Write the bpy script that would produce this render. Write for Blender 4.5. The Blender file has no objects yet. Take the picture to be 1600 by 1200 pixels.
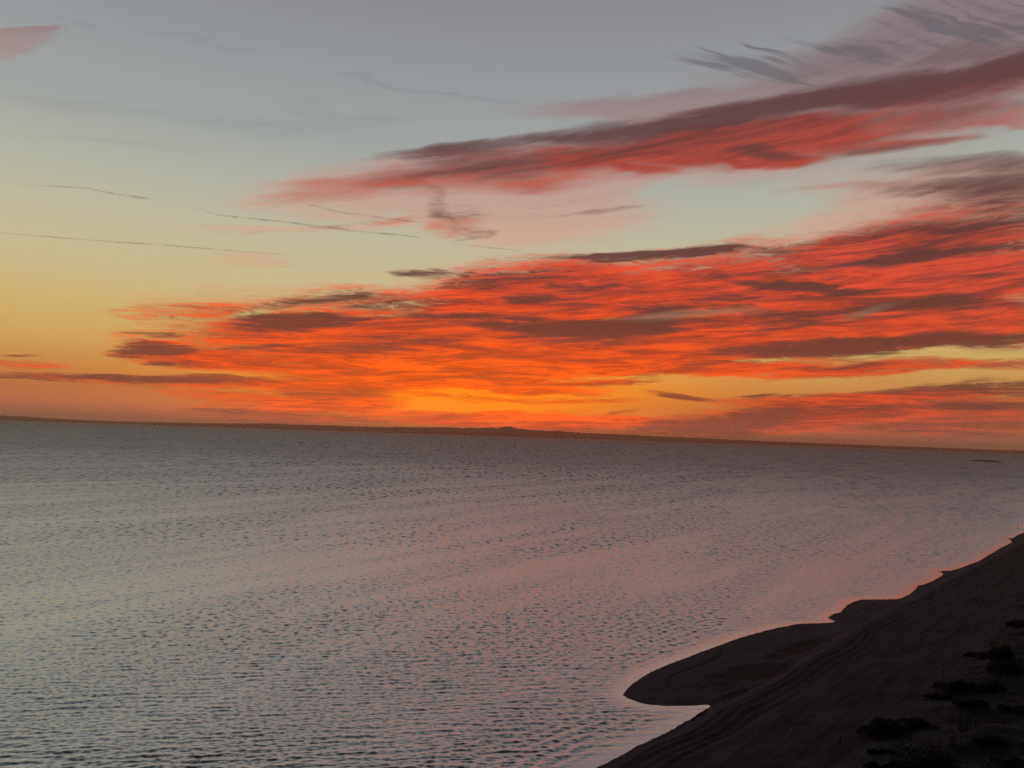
import bpy, bmesh, math, random
import numpy as np
from mathutils import Vector, Matrix

random.seed(7)
rng = np.random.default_rng(11)
scene = bpy.context.scene
C = scene.collection

# ------------------------------------------------------------------ camera
CAM_H = 40.0
FPX = 1208.0                      # focal length, in pixels of a 1600-wide frame
PITCH = math.radians(3.79)
ROLL = math.radians(1.86)
F0 = Vector((0, math.cos(PITCH), math.sin(PITCH)))
U0 = Vector((0, -math.sin(PITCH), math.cos(PITCH)))
R0 = Vector((1, 0, 0))
RGT = R0 * math.cos(ROLL) + U0 * math.sin(ROLL)
UPV = U0 * math.cos(ROLL) - R0 * math.sin(ROLL)
cam_data = bpy.data.cameras.new("camera")
cam_data.sensor_width = 36.0
cam_data.lens = 36.0 * FPX / 1600.0
cam_data.clip_start = 0.5
cam_data.clip_end = 300000.0
cam = bpy.data.objects.new("camera", cam_data)
C.objects.link(cam)
M3 = Matrix((RGT, UPV, -F0)).transposed()
cam.matrix_world = Matrix.Translation((0, 0, CAM_H)) @ M3.to_4x4()
scene.camera = cam

scene.view_settings.view_transform = 'Standard'
scene.view_settings.look = 'None'
scene.view_settings.gamma = 1.0
scene.view_settings.exposure = 0.0
scene.cycles.use_denoising = False
scene.cycles.max_bounces = 5
scene.cycles.diffuse_bounces = 2
scene.cycles.glossy_bounces = 3
scene.cycles.transparent_max_bounces = 16
scene.cycles.volume_bounces = 1


def look(px, py):
    """direction of a point of the 1600x1200 photograph"""
    return (RGT * ((px - 800) / FPX) - UPV * ((py - 600) / FPX) + F0).normalized()


def azel(px, py):
    d = look(px, py)
    return math.degrees(math.atan2(d.x, d.y)), math.degrees(math.asin(d.z))


def ground(px, py, z=0.0):
    d = look(px, py)
    t = (z - CAM_H) / d.z
    return d.x * t, d.y * t


def lin(r, g=None, b=None):
    if g is None:
        g = b = r
    f = lambda c: (c / 255.0) / 12.92 if c / 255.0 <= 0.04045 else ((c / 255.0 + 0.055) / 1.055) ** 2.4
    return (f(r), f(g), f(b), 1.0)


# ------------------------------------------------------------------ node helper
class NT:
    def __init__(self, tree):
        self.t = tree
        self.n = tree.nodes
        self.l = tree.links

    def put(self, sock, val):
        if isinstance(val, bpy.types.NodeSocket):
            self.l.new(val, sock)
        elif val is not None:
            sock.default_value = val

    def math(self, op, a, b=None, c=None, clamp=False):
        m = self.n.new('ShaderNodeMath')
        m.operation = op
        m.use_clamp = clamp
        self.put(m.inputs[0], a)
        if b is not None:
            self.put(m.inputs[1], b)
        if c is not None:
            self.put(m.inputs[2], c)
        return m.outputs[0]

    def add(self, a, b): return self.math('ADD', a, b)
    def sub(self, a, b): return self.math('SUBTRACT', a, b)
    def mul(self, a, b): return self.math('MULTIPLY', a, b)
    def madd(self, a, b, c): return self.math('MULTIPLY_ADD', a, b, c)

    def xyz(self, x, y, z=0.0):
        m = self.n.new('ShaderNodeCombineXYZ')
        for s, v in zip(m.inputs, (x, y, z)):
            self.put(s, v)
        return m.outputs[0]

    def sep(self, v):
        m = self.n.new('ShaderNodeSeparateXYZ')
        self.put(m.inputs[0], v)
        return m.outputs

    def noise(self, vec, scale, detail=4.0, rough=0.55, dist=0.0, dims='2D', out='Fac'):
        m = self.n.new('ShaderNodeTexNoise')
        m.noise_dimensions = dims
        self.put(m.inputs['Vector'], vec)
        m.inputs['Scale'].default_value = scale
        m.inputs['Detail'].default_value = detail
        m.inputs['Roughness'].default_value = rough
        m.inputs['Distortion'].default_value = dist
        return m.outputs[out]

    def step(self, v, a, b, lo=0.0, hi=1.0):
        m = self.n.new('ShaderNodeMapRange')
        m.interpolation_type = 'SMOOTHSTEP'
        self.put(m.inputs[0], v)
        for i, q in zip((1, 2, 3, 4), (a, b, lo, hi)):
            self.put(m.inputs[i], q)
        return m.outputs[0]

    def ramp(self, v, stops, interp='LINEAR'):
        m = self.n.new('ShaderNodeValToRGB')
        m.color_ramp.interpolation = interp
        e = m.color_ramp.elements
        while len(e) < len(stops):
            e.new(0.5)
        for el, (p, c) in zip(e, stops):
            el.position = p
        for el, (p, c) in zip(e, stops):
            el.position = p
            el.color = c
        self.put(m.inputs[0], v)
        return m.outputs[0]

    def mix(self, f, a, b, blend='MIX'):
        m = self.n.new('ShaderNodeMix')
        m.data_type = 'RGBA'
        m.blend_type = blend
        m.clamp_factor = True
        self.put(m.inputs[0], f)
        self.put(m.inputs[6], a)
        self.put(m.inputs[7], b)
        return m.outputs[2]

    def dot(self, v, c):
        m = self.n.new('ShaderNodeVectorMath')
        m.operation = 'DOT_PRODUCT'
        self.put(m.inputs[0], v)
        m.inputs[1].default_value = c
        return m.outputs['Value']

    def blob(self, vec, cx, cy, a, b, rot):
        """soft ellipse round (cx, cy); vec carries 1 in its third component"""
        c, s = math.cos(rot), math.sin(rot)
        u = self.dot(vec, (c / a, s / a, -(cx * c + cy * s) / a))
        v = self.dot(vec, (-s / b, c / b, (cx * s - cy * c) / b))
        q = self.math('MULTIPLY_ADD', v, v, self.mul(u, u))
        return self.math('SUBTRACT', 1.0, q, clamp=True)

    def strokes(self, vec, rows):
        """sum of soft elongated cloud streaks; each row: two ends, half width, weight"""
        acc = None
        for x0, y0, x1, y1, w, k in rows:
            a0, e0 = azel(x0, y0)
            a1, e1 = azel(x1, y1)
            cx, cy = (a0 + a1) / 2, (e0 + e1) / 2
            ang = math.atan2(e1 - e0, a1 - a0)
            xm, ym = (x0 + x1) / 2, (y0 + y1) / 2
            up = azel(xm, ym - 10)
            sc = abs(up[1] - azel(xm, ym)[1]) / 10.0
            half = math.hypot(a1 - a0, e1 - e0) / 2
            c = self.blob(vec, cx, cy, half * 1.15, w * sc * 1.35, ang)
            acc = self.mul(c, k) if acc is None else self.madd(c, k, acc)
        return acc


# ------------------------------------------------------------------ world: dusk sky with lit cirrus
world = bpy.data.worlds.new("World")
scene.world = world
world.use_nodes = True
wt = world.node_tree
wt.nodes.clear()
W = NT(wt)
tc = wt.nodes.new('ShaderNodeTexCoord')
dx, dy, dz = W.sep(tc.outputs['Generated'])
D2R = 57.29578
az = W.mul(W.math('ARCTAN2', dx, dy), D2R)
el = W.mul(W.math('ARCSINE', dz), D2R)

SUN_AZ, SUN_EL = azel(715, 612)

# --- clear-sky gradient (elevation in degrees / 60)
def E(y, x=500):
    return max(0.0, azel(x, y)[1]) / 60.0

elf = W.math('DIVIDE', el, 60.0, clamp=True)
base = W.ramp(elf, [
    (0.0, lin(128, 66, 56)),
    (E(655), lin(150, 80, 58)),
    (E(630), lin(186, 106, 60)),
    (E(595), lin(205, 133, 66)),
    (E(550), lin(212, 168, 94)),
    (E(500), lin(208, 182, 112)),
    (E(440), lin(200, 188, 140)),
    (E(370), lin(192, 186, 156)),
    (E(300), lin(178, 180, 162)),
    (E(215), lin(161, 166, 160)),
    (E(120), lin(152, 156, 155)),
    (E(10), lin(140, 142, 143)),
    (0.70, lin(124, 117, 116)),
    (1.0, lin(98, 91, 91)),
])
# the afterglow round the sunken sun
dxs = W.math('DIVIDE', W.sub(az, SUN_AZ), 15.0)
dys = W.math('DIVIDE', W.sub(el, SUN_EL), 2.7)
g1 = W.math('POWER', 2.718, W.mul(W.add(W.mul(dxs, dxs), W.mul(dys, dys)), -1.0))
dxs2 = W.math('DIVIDE', W.sub(az, SUN_AZ), 24.0)
dys2 = W.math('DIVIDE', W.sub(el, SUN_EL), 7.0)
g2 = W.math('POWER', 2.718, W.mul(W.add(W.mul(dxs2, dxs2), W.mul(dys2, dys2)), -1.0))
base = W.mix(W.mul(g2, 0.12), base, lin(240, 150, 50))
base = W.mix(W.mul(g1, 0.95), base, lin(255, 132, 0))
# right hand side of the low sky is duller
side = W.step(az, 6.0, 34.0)
low = W.step(el, 0.2, 4.5, 1.0, 0.0)
base = W.mix(W.mul(W.mul(side, low), 0.55), base, lin(128, 74, 60))

# --- fan of wind-drawn streaks spreading from the left horizon
FA, FE = -128.0, 0.3
qx = W.sub(az, FA)
qy = W.sub(el, FE)
th = W.mul(W.math('ARCTAN2', qy, qx), D2R)
rr = W.math('SQRT', W.add(W.mul(qx, qx), W.mul(qy, qy)))
fan = W.xyz(W.mul(rr, 0.080), W.mul(th, 2.1))
fan_fine = W.xyz(W.mul(rr, 0.17), W.mul(th, 5.2))
nA = W.noise(fan, 1.0, 4.0, 0.60, 1.1)
nB = W.noise(fan_fine, 1.0, 4.0, 0.62, 1.0)
nC = W.noise(W.xyz(W.mul(az, 0.42), W.mul(el, 3.0)), 1.0, 4.0, 0.65, 1.3)
nF = W.noise(W.xyz(W.mul(rr, 0.45), W.mul(th, 15.0)), 1.0, 3.0, 0.65, 0.5)
streak = W.sub(W.add(W.mul(nA, 0.45), W.add(W.mul(nB, 0.43), W.mul(nF, 0.12))), 0.5)
fine = W.sub(W.add(W.mul(nF, 0.25), W.add(W.mul(nB, 0.2), W.mul(nC, 0.55))), 0.5)
# the high cirrus is smokier than the low bank
soft = W.step(el, 12.5, 18.0, 1.0, 0.48)
streak = W.mul(streak, soft)
fine = W.mul(fine, W.mul(soft, soft))
# warp of the coordinates the streaks sit in
wn = wt.nodes.new('ShaderNodeTexNoise')
wn.noise_dimensions = '2D'
W.put(wn.inputs['Vector'], W.xyz(W.mul(rr, 0.07), W.mul(th, 0.85)))
wn.inputs['Scale'].default_value = 1.0
wn.inputs['Detail'].default_value = 3.0
wn.inputs['Roughness'].default_value = 0.55
wc = W.sep(wn.outputs['Color'])
PW = W.xyz(W.madd(W.sub(wc[0], 0.5), 7.0, az), W.madd(W.sub(wc[1], 0.5), 1.9, el), 1.0)

VEIL = [
    (860, 268, 1520, 216, 30, .7), (1240, 120, 1860, 10, 80, .7),
    (370, 314, 740, 256, 36, .95), (540, 305, 1000, 262, 52, 1.0), (660, 350, 1030, 322, 34, .9), (640, 300, 800, 350, 34, .6), (650, 385, 1080, 348, 22, .45),
    (240, 353, 720, 346, 8, .8), (330, 404, 480, 402, 8, .5), (560, 430, 1000, 408, 22, .6), (150, 478, 620, 455, 18, .6),
    (1230, 300, 1720, 262, 30, .8), (1260, 352, 1760, 262, 46, .95), (760, 166, 1240, 148, 17, .7),
    (1040, 152, 1800, 32, 60, 1.0), (1300, 80, 1900, -50, 85, 1.1), (1150, 380, 1400, 352, 22, .6),
    (-90, 80, 105, 42, 20, .8), (-60, 50, 100, 38, 8, .7), (680, 300, 760, 365, 26, .6), (850, 300, 1060, 268, 12, .4),
    (470, 330, 720, 350, 9, .4), (900, 180, 1300, 140, 22, .6),
]
RED = [
    (600, 614, 1000, 622, 11, .45), (700, 606, 960, 610, 4, .5),
    (560, 600, 1000, 595, 4, .7), (480, 652, 1040, 660, 12, .7), (520, 612, 900, 630, 5, .5), (640, 585, 900, 588, 5, .5),
    (760, 644, 1000, 636, 4, .5), (560, 640, 760, 646, 4, .5),
    (480, 292, 1120, 226, 40, .34), (850, 250, 1640, 150, 50, .26), (1300, 150, 1800, 70, 40, .25),
    (385, 310, 700, 264, 18, .55), (560, 284, 1000, 240, 27, .66), (850, 252, 1250, 214, 32, .80), (1000, 232, 1380, 200, 34, 1.0),
    (1150, 214, 1740, 164, 26, .90), (1280, 165, 1780, 108, 30, .55), (960, 264, 1070, 270, 7, .45), (1120, 250, 1330, 244, 9, .95),
    (1300, 238, 1500, 215, 10, .45), (680, 362, 790, 348, 15, .6), (560, 346, 700, 342, 7, .5), (780, 290, 950, 282, 8, .35),
    (1215, 296, 1480, 280, 7, .5), (1300, 376, 1780, 305, 40, .95), (1220, 400, 1520, 372, 22, .6),
    (640, 455, 1000, 420, 38, .85), (850, 440, 1740, 400, 58, 1.1), (340, 502, 960, 480, 48, .95), (700, 490, 1740, 470, 56, 1.05),
    (150, 492, 440, 478, 12, .6), (150, 532, 640, 535, 36, .95), (420, 560, 1100, 545, 42, 1.0), (900, 545, 1740, 500, 42, .9),
    (480, 540, 1000, 535, 36, .8), (170, 558, 440, 566, 16, .7), (330, 578, 900, 580, 13, .9), (800, 572, 1180, 568, 11, .8),
    (-80, 592, 960, 602, 10, 1.1), (-60, 572, 120, 576, 7, .6), (930, 582, 1400, 572, 9, .8), (1240, 588, 1740, 564, 13, .95),
    (250, 640, 660, 634, 18, .75), (430, 624, 640, 628, 11, .6), (600, 656, 1040, 662, 14, .9), (840, 625, 1000, 628, 8, .4),
    (960, 672, 1420, 640, 22, .9), (1200, 655, 1750, 640, 34, .85), (1040, 624, 1560, 618, 12, .85), (130, 612, 520, 622, 7, .45),
    (880, 597, 1010, 592, 4, .8), (640, 598, 800, 604, 8, .5), (1300, 470, 1700, 430, 40, .7),
]
DARK = [
    (1330, 285, 1800, 238, 42, .55), (1180, 128, 1840, 16, 62, .42), (560, 250, 760, 228, 10, .5),
    (640, 264, 1020, 224, 26, .55), (900, 210, 1400, 155, 30, .5), (1250, 190, 1700, 140, 20, .35),
    (600, 246, 900, 212, 15, .85), (790, 216, 1150, 186, 16, .95), (950, 195, 1350, 150, 17, .95), (1150, 166, 1780, 72, 24, 1.05),
    (1400, 112, 1900, 28, 30, .6), (1135, 238, 1280, 237, 8, .95), (1250, 246, 1500, 218, 8, .6), (690, 338, 790, 330, 13, .38),
    (655, 285, 735, 345, 13, .5), (700, 350, 860, 322, 9, .25), (640, 268, 860, 258, 18, .45), (900, 240, 1150, 222, 12, .35),
    (1380, 302, 1740, 282, 18, .9), (1330, 262, 1720, 250, 13, .5), (880, 402, 1240, 388, 8, 1.15), (960, 394, 1180, 385, 6, .7),
    (590, 428, 700, 424, 9, .85), (640, 444, 910, 432, 10, .6), (430, 474, 640, 462, 11, .7), (370, 506, 580, 500, 10, 1.0),
    (520, 502, 620, 506, 7, .6), (640, 494, 960, 508, 13, .75), (160, 522, 290, 526, 7, .7), (160, 548, 290, 546, 8, 1.1),
    (205, 566, 290, 567, 4, .7), (340, 542, 440, 538, 5, .6), (800, 524, 1090, 512, 16, 1.15), (960, 505, 1090, 488, 13, .7),
    (1120, 442, 1370, 455, 7, 1.1), (1050, 470, 1190, 468, 6, .6), (1330, 414, 1520, 396, 11, 1.0), (1400, 402, 1720, 378, 13, .8),
    (1110, 552, 1520, 538, 13, 1.1), (1290, 545, 1680, 516, 12, .95), (1180, 505, 1290, 502, 6, .7), (1280, 492, 1680, 468, 9, .75),
    (975, 608, 1110, 622, 7, 1.0), (1140, 611, 1260, 606, 4, .9), (1370, 614, 1740, 600, 12, 1.0), (1320, 642, 1680, 632, 6, .75),
    (440, 612, 640, 618, 9, .95), (-40, 556, 50, 553, 6, .8), (-90, 592, 470, 595, 8, 1.05), (300, 640, 560, 644, 6, .45),
    (560, 598, 900, 592, 2.5, .5), (960, 680, 1330, 652, 15, .85), (1140, 650, 1300, 640, 9, .6), (1300, 682, 1720, 668, 12, .6),
    (1280, 360, 1740, 338, 11, .55), (840, 330, 1000, 324, 4, .7), (900, 470, 1300, 492, 8, .5), (740, 460, 980, 452, 7, .5),
    (930, 648, 1000, 640, 4, .7), (1200, 577, 1420, 570, 4, .6), (1500, 440, 1740, 430, 9, .5), (1380, 330, 1740, 308, 10, .5),
]
hr = random.Random(5)
GREY = []
for i in range(34):               # fine hooked hairs combed back over the top of the band
    t = hr.random()
    xr = 1210 + 560 * t + hr.uniform(-30, 30)
    yr = 138 - 105 * t + hr.uniform(-26, 14)
    L_ = hr.uniform(90, 230)
    a_ = math.radians(hr.uniform(10, 24))
    GREY.append((xr - L_ * math.cos(a_), yr - L_ * math.sin(a_), xr, yr, hr.uniform(2.5, 7.0), hr.uniform(.45, 1.0)))
FAINT = [  # old spread trails and thin grey sheets
    (50, 12, 230, 52, 5, .30), (200, 44, 450, 82, 5, .32),
    (510, 116, 700, 146, 6, .38), (660, 138, 850, 162, 5, .38), (-60, 150, 250, 185, 14, .36), (180, 178, 620, 196, 13, .36),
    (-60, 212, 420, 232, 7, .28), (430, 168, 660, 190, 8, .32), (420, 155, 560, 165, 8, .25), (660, 238, 830, 228, 9, .6),
    (960, 500, 1200, 482, 8, .8), (1290, 500, 1420, 480, 7, .7), (370, 498, 450, 490, 7, .7), (1480, 545, 1660, 540, 9, .5),
    (1440, 258, 1720, 250, 14, .7), (1400, 290, 1700, 275, 10, .5),
]
GAP = [   # breaks where clear sky shows
    (900, 594, 1340, 596, 9, 1.0), (1330, 560, 1660, 548, 7, .9), (1240, 590, 1660, 588, 4, .8),
    (1130, 562, 1260, 560, 3, .9), (1560, 468, 1640, 462, 4, .3), (990, 494, 1200, 476, 5, .6),
    (1060, 228, 1300, 224, 7, .55), (1100, 600, 1440, 606, 5, .5), (1400, 208, 1640, 205, 8, .5),
    (380, 494, 460, 488, 5, .5), (1300, 500, 1420, 482, 4, .5), (850, 632, 1060, 640, 8, .6), (650, 608, 800, 618, 10, .6),
]
v_f = W.strokes(PW, VEIL)
r_f = W.strokes(PW, RED)
d_f = W.strokes(PW, DARK)
PH = W.xyz(W.madd(W.sub(wc[0], 0.5), 1.5, az), W.madd(W.sub(wc[1], 0.5), 1.1, el), 1.0)
k_f = W.strokes(PH, GREY)
g_f = W.strokes(PW, GAP)
q_f = W.strokes(PW, FAINT)

# hair-like wisps high on the right fall the other way
hx = W.add(W.mul(az, 0.94), W.mul(el, -0.34))
hy = W.add(W.mul(az, 0.34), W.mul(el, 0.94))
nH = W.sub(W.noise(W.xyz(W.mul(hx, 0.12), W.mul(hy, 1.7)), 1.0, 4.0, 0.58, 0.5), 0.5)
veil_m = W.mul(W.step(W.madd(streak, 1.3, v_f), 0.03, 1.0), 0.74)
rsum = W.madd(g_f, -0.85, W.madd(streak, 1.7, r_f))
rsum = W.madd(fine, 1.5, rsum)
red_m = W.mul(W.step(W.mul(rsum, W.step(r_f, 0.0, 0.35)), 0.02, W.step(el, 12.5, 18.0, 1.15, 1.45)), 0.97)
dsum = W.madd(streak, -4.4, W.madd(fine, 3.0, W.madd(r_f, 0.22, W.mul(d_f, 1.15))))
dark_m = W.mul(W.step(W.mul(dsum, W.step(W.madd(d_f, 0.6, W.add(r_f, v_f)), 0.05, 0.6)), 0.0, W.step(el, 12.5, 18.0, 1.3, 1.75)), 0.93)
grey_m = W.mul(W.step(W.mul(k_f, W.madd(nH, 3.2, 0.85)), 0.06, 1.1), 0.66)
grey_m = W.math('MAXIMUM', grey_m, W.mul(W.step(W.mul(q_f, W.madd(streak, 2.0, 0.9)), 0.04, 1.0), 0.62))
tone = W.step(W.madd(fine, 1.0, streak), -0.13, 0.15)

# lit colour: deep orange by the sun, red further away, rose high up
lit = W.ramp(elf, [(0.0, lin(160, 70, 52)), (E(640), lin(222, 84, 42)), (E(560), lin(250, 82, 26)),
                   (E(450), lin(242, 74, 32)), (E(300), lin(202, 78, 56)), (E(150), lin(178, 70, 58)), (0.9, lin(120, 76, 80))])
lit = W.mix(W.mul(W.step(az, 10.0, 38.0), 0.40), lit, lin(176, 70, 58))
lit = W.mix(W.mul(g2, 0.80), lit, lin(255, 88, 14))
lit = W.mix(W.mul(g1, 0.75), lit, lin(255, 92, 2))
lit = W.mix(W.mul(W.sub(1.0, tone), 0.78), lit, W.mix(1.0, lit, (0.46, 0.44, 0.66, 1.0), 'MULTIPLY'))
veil_c = W.ramp(elf, [(0.0, lin(215, 120, 70)), (E(500), lin(226, 150, 96)), (E(380), lin(216, 168, 140)),
                      (E(250), lin(190, 152, 142)), (E(100), lin(136, 112, 114)), (0.9, lin(112, 100, 108))])
dark_c = W.ramp(elf, [(0.0, lin(112, 58, 48)), (E(600), lin(116, 62, 48)), (E(500), lin(104, 58, 48)),
                      (E(380), lin(92, 56, 54)), (E(220), lin(98, 60, 58)), (E(90), lin(90, 61, 63)), (0.9, lin(88, 74, 82))])
dark_c = W.mix(W.mul(g1, 0.5), dark_c, lin(220, 84, 26))
grey_c = W.ramp(elf, [(0.0, lin(130, 106, 84)), (E(480), lin(140, 120, 96)), (E(250), lin(118, 112, 108)),
                      (E(80), lin(100, 99, 104)), (0.9, lin(90, 90, 97))])

sky = W.mix(veil_m, base, veil_c)
sky = W.mix(red_m, sky, lit)
sky = W.mix(dark_m, sky, dark_c)
sky = W.mix(grey_m, sky, grey_c)

# the sky dims away from the afterglow: overhead and in the east behind the viewer
back = W.step(W.math('ABSOLUTE', az), 45.0, 110.0, 1.0, 0.17)
over = W.step(el, 31.0, 60.0, 1.0, 0.09)
sky = W.mix(1.0, sky, W.xyz(W.mul(back, over), W.mul(back, over), W.mul(W.mul(back, over), 1.04)), 'MULTIPLY')

# brightness added just above the horizon to make up for haze dimming
lowb = W.step(el, 0.2, 2.6, 1.7, 1.0)
lowb = W.madd(W.mul(g1, 0.45), lowb, lowb)
sky = W.mix(1.0, sky, W.xyz(lowb, lowb, W.mul(lowb, W.madd(g1, -0.7, 1.0))), 'MULTIPLY')

nish = wt.nodes.new('ShaderNodeTexSky')
nish.sky_type = 'NISHITA'
nish.sun_disc = False
nish.sun_elevation = math.radians(-5.0)
nish.sun_rotation = math.radians(SUN_AZ)
bg = wt.nodes.new('ShaderNodeBackground')
W.put(bg.inputs['Color'], sky)
bg.inputs['Strength'].default_value = 1.0
world.cycles.sampling_method = 'MANUAL'
world.cycles.sample_map_resolution = 512
bg2 = wt.nodes.new('ShaderNodeBackground')
W.put(bg2.inputs['Color'], W.mix(1.0, nish.outputs[0], (0.9, 0.75, 0.6, 1.0), 'MULTIPLY'))
bg2.inputs['Strength'].default_value = 0.05
sh = wt.nodes.new('ShaderNodeAddShader')
wt.links.new(bg.outputs[0], sh.inputs[0])
wt.links.new(bg2.outputs[0], sh.inputs[1])
wo = wt.nodes.new('ShaderNodeOutputWorld')
wt.links.new(sh.outputs[0], wo.inputs['Surface'])
#END_SKY

# ------------------------------------------------------------------ helpers for objects
def tag(o, label=None, cat=None, group=None, kind=None):
    if label:
        o['label'] = label
    if cat:
        o['category'] = cat
    if group:
        o['group'] = group
    if kind:
        o['kind'] = kind
    return o


def link_mesh(name, verts, faces, mat, parent=None, smooth=False):
    me = bpy.data.meshes.new(name)
    me.from_pydata([tuple(v) for v in verts], [], faces)
    me.update()
    if mat:
        me.materials.append(mat)
    if smooth:
        me.polygons.foreach_set('use_smooth', [True] * len(me.polygons))
    o = bpy.data.objects.new(name, me)
    C.objects.link(o)
    if parent:
        o.parent = parent
    return o


def grid_mesh(name, X, Y, Z, mat, keep=None, attrs=None):
    """X, Y, Z are (rows, cols) arrays"""
    nr, nc = X.shape
    co = np.stack([X, Y, Z], -1).reshape(-1, 3).astype(np.float32)
    i = np.arange(nr * nc).reshape(nr, nc)
    q = np.stack([i[:-1, :-1], i[:-1, 1:], i[1:, 1:], i[1:, :-1]], -1).reshape(-1, 4)
    if keep is not None:
        q = q[keep[:-1, :-1].ravel() | keep[1:, 1:].ravel() | keep[1:, :-1].ravel() | keep[:-1, 1:].ravel()]
    used = np.zeros(len(co), bool)
    used[q.ravel()] = True
    remap = np.cumsum(used) - 1
    co = co[used]
    q = remap[q]
    me = bpy.data.meshes.new(name)
    me.vertices.add(len(co))
    me.vertices.foreach_set('co', co.ravel())
    me.loops.add(q.size)
    me.loops.foreach_set('vertex_index', q.ravel().astype(np.int32))
    me.polygons.add(len(q))
    me.polygons.foreach_set('loop_start', np.arange(0, q.size, 4, dtype=np.int32))
    me.polygons.foreach_set('loop_total', np.full(len(q), 4, dtype=np.int32))
    me.polygons.foreach_set('use_smooth', np.ones(len(q), bool))
    for k, v in (attrs or {}).items():
        a = me.attributes.new(k, 'FLOAT', 'POINT')
        a.data.foreach_set('value', v.reshape(-1).astype(np.float32)[used])
    me.update(calc_edges=True)
    me.validate()
    me.materials.append(mat)
    o = bpy.data.objects.new(name, me)
    C.objects.link(o)
    return o


def new_mat(name):
    m = bpy.data.materials.new(name)
    m.use_nodes = True
    m.node_tree.nodes.clear()
    n = NT(m.node_tree)
    out = n.n.new('ShaderNodeOutputMaterial')
    return m, n, out


def principled(n, out, color, rough, spec=0.3, normal=None):
    b = n.n.new('ShaderNodeBsdfPrincipled')
    n.put(b.inputs['Base Color'], color)
    n.put(b.inputs['Roughness'], rough)
    n.put(b.inputs['Specular IOR Level'], spec)
    if normal is not None:
        n.put(b.inputs['Normal'], normal)
    n.l.new(b.outputs[0], out.inputs['Surface'])
    return b


def sstep(x, a, b):
    t = np.clip((x - a) / (b - a), 0, 1)
    return t * t * (3 - 2 * t)


class Noise2:
    """smooth value noise on the plane, for ground relief"""
    def __init__(self, seed):
        self.g = np.random.default_rng(seed).random((256, 256)).astype(np.float32)

    def __call__(self, x, y):
        xi, yi = np.floor(x).astype(int), np.floor(y).astype(int)
        fx, fy = x - xi, y - yi
        fx, fy = fx * fx * (3 - 2 * fx), fy * fy * (3 - 2 * fy)
        g = self.g
        a, b = g[xi & 255, yi & 255], g[(xi + 1) & 255, yi & 255]
        c, d = g[xi & 255, (yi + 1) & 255], g[(xi + 1) & 255, (yi + 1) & 255]
        return (a * (1 - fx) + b * fx) * (1 - fy) + (c * (1 - fx) + d * fx) * fy - 0.5


N1, N2, N3 = Noise2(1), Noise2(2), Noise2(3)

# ------------------------------------------------------------------ shoreline, on the ground plane
SHORE_PX = [
    (930, 1200), (962, 1184), (1000, 1164), (1032, 1149), (1060, 1134), (1084, 1120), (1100, 1110), (1111, 1103),
    (1112, 1101.5), (1104, 1101), (1090, 1101.5), (1070, 1103), (1040, 1103), (1012, 1101), (992, 1096), (979, 1091), (973, 1086),
    (977, 1080), (982, 1075), (987, 1070), (995, 1063), (1006, 1056), (1020, 1049), (1036, 1042), (1056, 1034),
    (1080, 1025), (1106, 1015), (1132, 1005), (1158, 996), (1186, 988), (1214, 981), (1245, 975), (1270, 974),
    (1300, 972.5), (1306, 971.5), (1297, 967.5), (1293, 965), (1303, 959), (1313, 957), (1318, 951), (1326, 944), (1336, 939), (1348, 936.5),
    (1375, 936.5), (1402, 936), (1412, 933), (1422, 928), (1430, 921), (1434, 917.5), (1432, 915.2),
    (1442, 913.5), (1456, 908.5), (1468, 902), (1474, 898), (1472, 895), (1467, 892.5), (1463, 891),
    (1474, 891.8), (1486, 891.6), (1500, 887.5), (1516, 881.5), (1532, 875.5), (1540, 870), (1552, 863), (1564, 855.5), (1574, 851),
    (1580, 847.8), (1580.5, 845.5), (1577, 843), (1572, 840.6), (1583, 841.4), (1586, 838), (1591, 835.4), (1597, 833), (1606, 830.5),
    (1630, 827), (1608, 825.6), (1596, 823.8), (1586, 822.4), (1600, 822.0), (1640, 818), (1690, 806),
]
SHORE = [ground(*p) for p in SHORE_PX]
x_end, y_end = SHORE[-1]
SHORE = [(-420, -330), (-190, -120), (-75, -5), (-22, 52)] + SHORE + [(x_end + 120, y_end + 130), (x_end + 420, y_end + 420), (1900, 1800)]
POLY = SHORE + [(2600, 900), (2600, -1500), (-900, -1500)]
BANK_PX = [(930, 1203), (1000, 1169), (1060, 1141), (1113, 1110), (1160, 1090), (1200, 1068), (1245, 1040), (1300, 1003), (1350, 974),
           (1400, 948), (1440, 925), (1490, 900), (1530, 880), (1560, 866), (1600, 844), (1660, 822), (1720, 800)]
BANK = [ground(*p) for p in BANK_PX]
bx, by = BANK[-1]
BANK = [(-400, -340), (-182, -124), (-68, -9), (-18, 48)] + BANK + [(bx + 150, by + 150), (1920, 1760)]
BPOLY = BANK + [(2600, 900), (2600, -1500), (-900, -1500)]


def seg_dist(x, y, pts):
    d2 = np.full(x.shape, 1e12)
    for (ax, ay), (cx, cy) in zip(pts[:-1], pts[1:]):
        vx, vy = cx - ax, cy - ay
        L = vx * vx + vy * vy + 1e-12
        t = np.clip(((x - ax) * vx + (y - ay) * vy) / L, 0, 1)
        d2 = np.minimum(d2, (x - ax - t * vx) ** 2 + (y - ay - t * vy) ** 2)
    return np.sqrt(d2)


def inside(x, y, poly):
    r = np.zeros(x.shape, bool)
    n = len(poly)
    for k in range(n):
        ax, ay = poly[k]
        cx, cy = poly[(k + 1) % n]
        if ay == cy:
            continue
        c = ((ay > y) != (cy > y)) & (x < (cx - ax) * (y - ay) / (cy - ay) + ax)
        r ^= c
    return r


def signed(x, y, pts, poly):
    d = seg_dist(x, y, pts)
    return np.where(inside(x, y, poly), d, -d)


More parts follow.
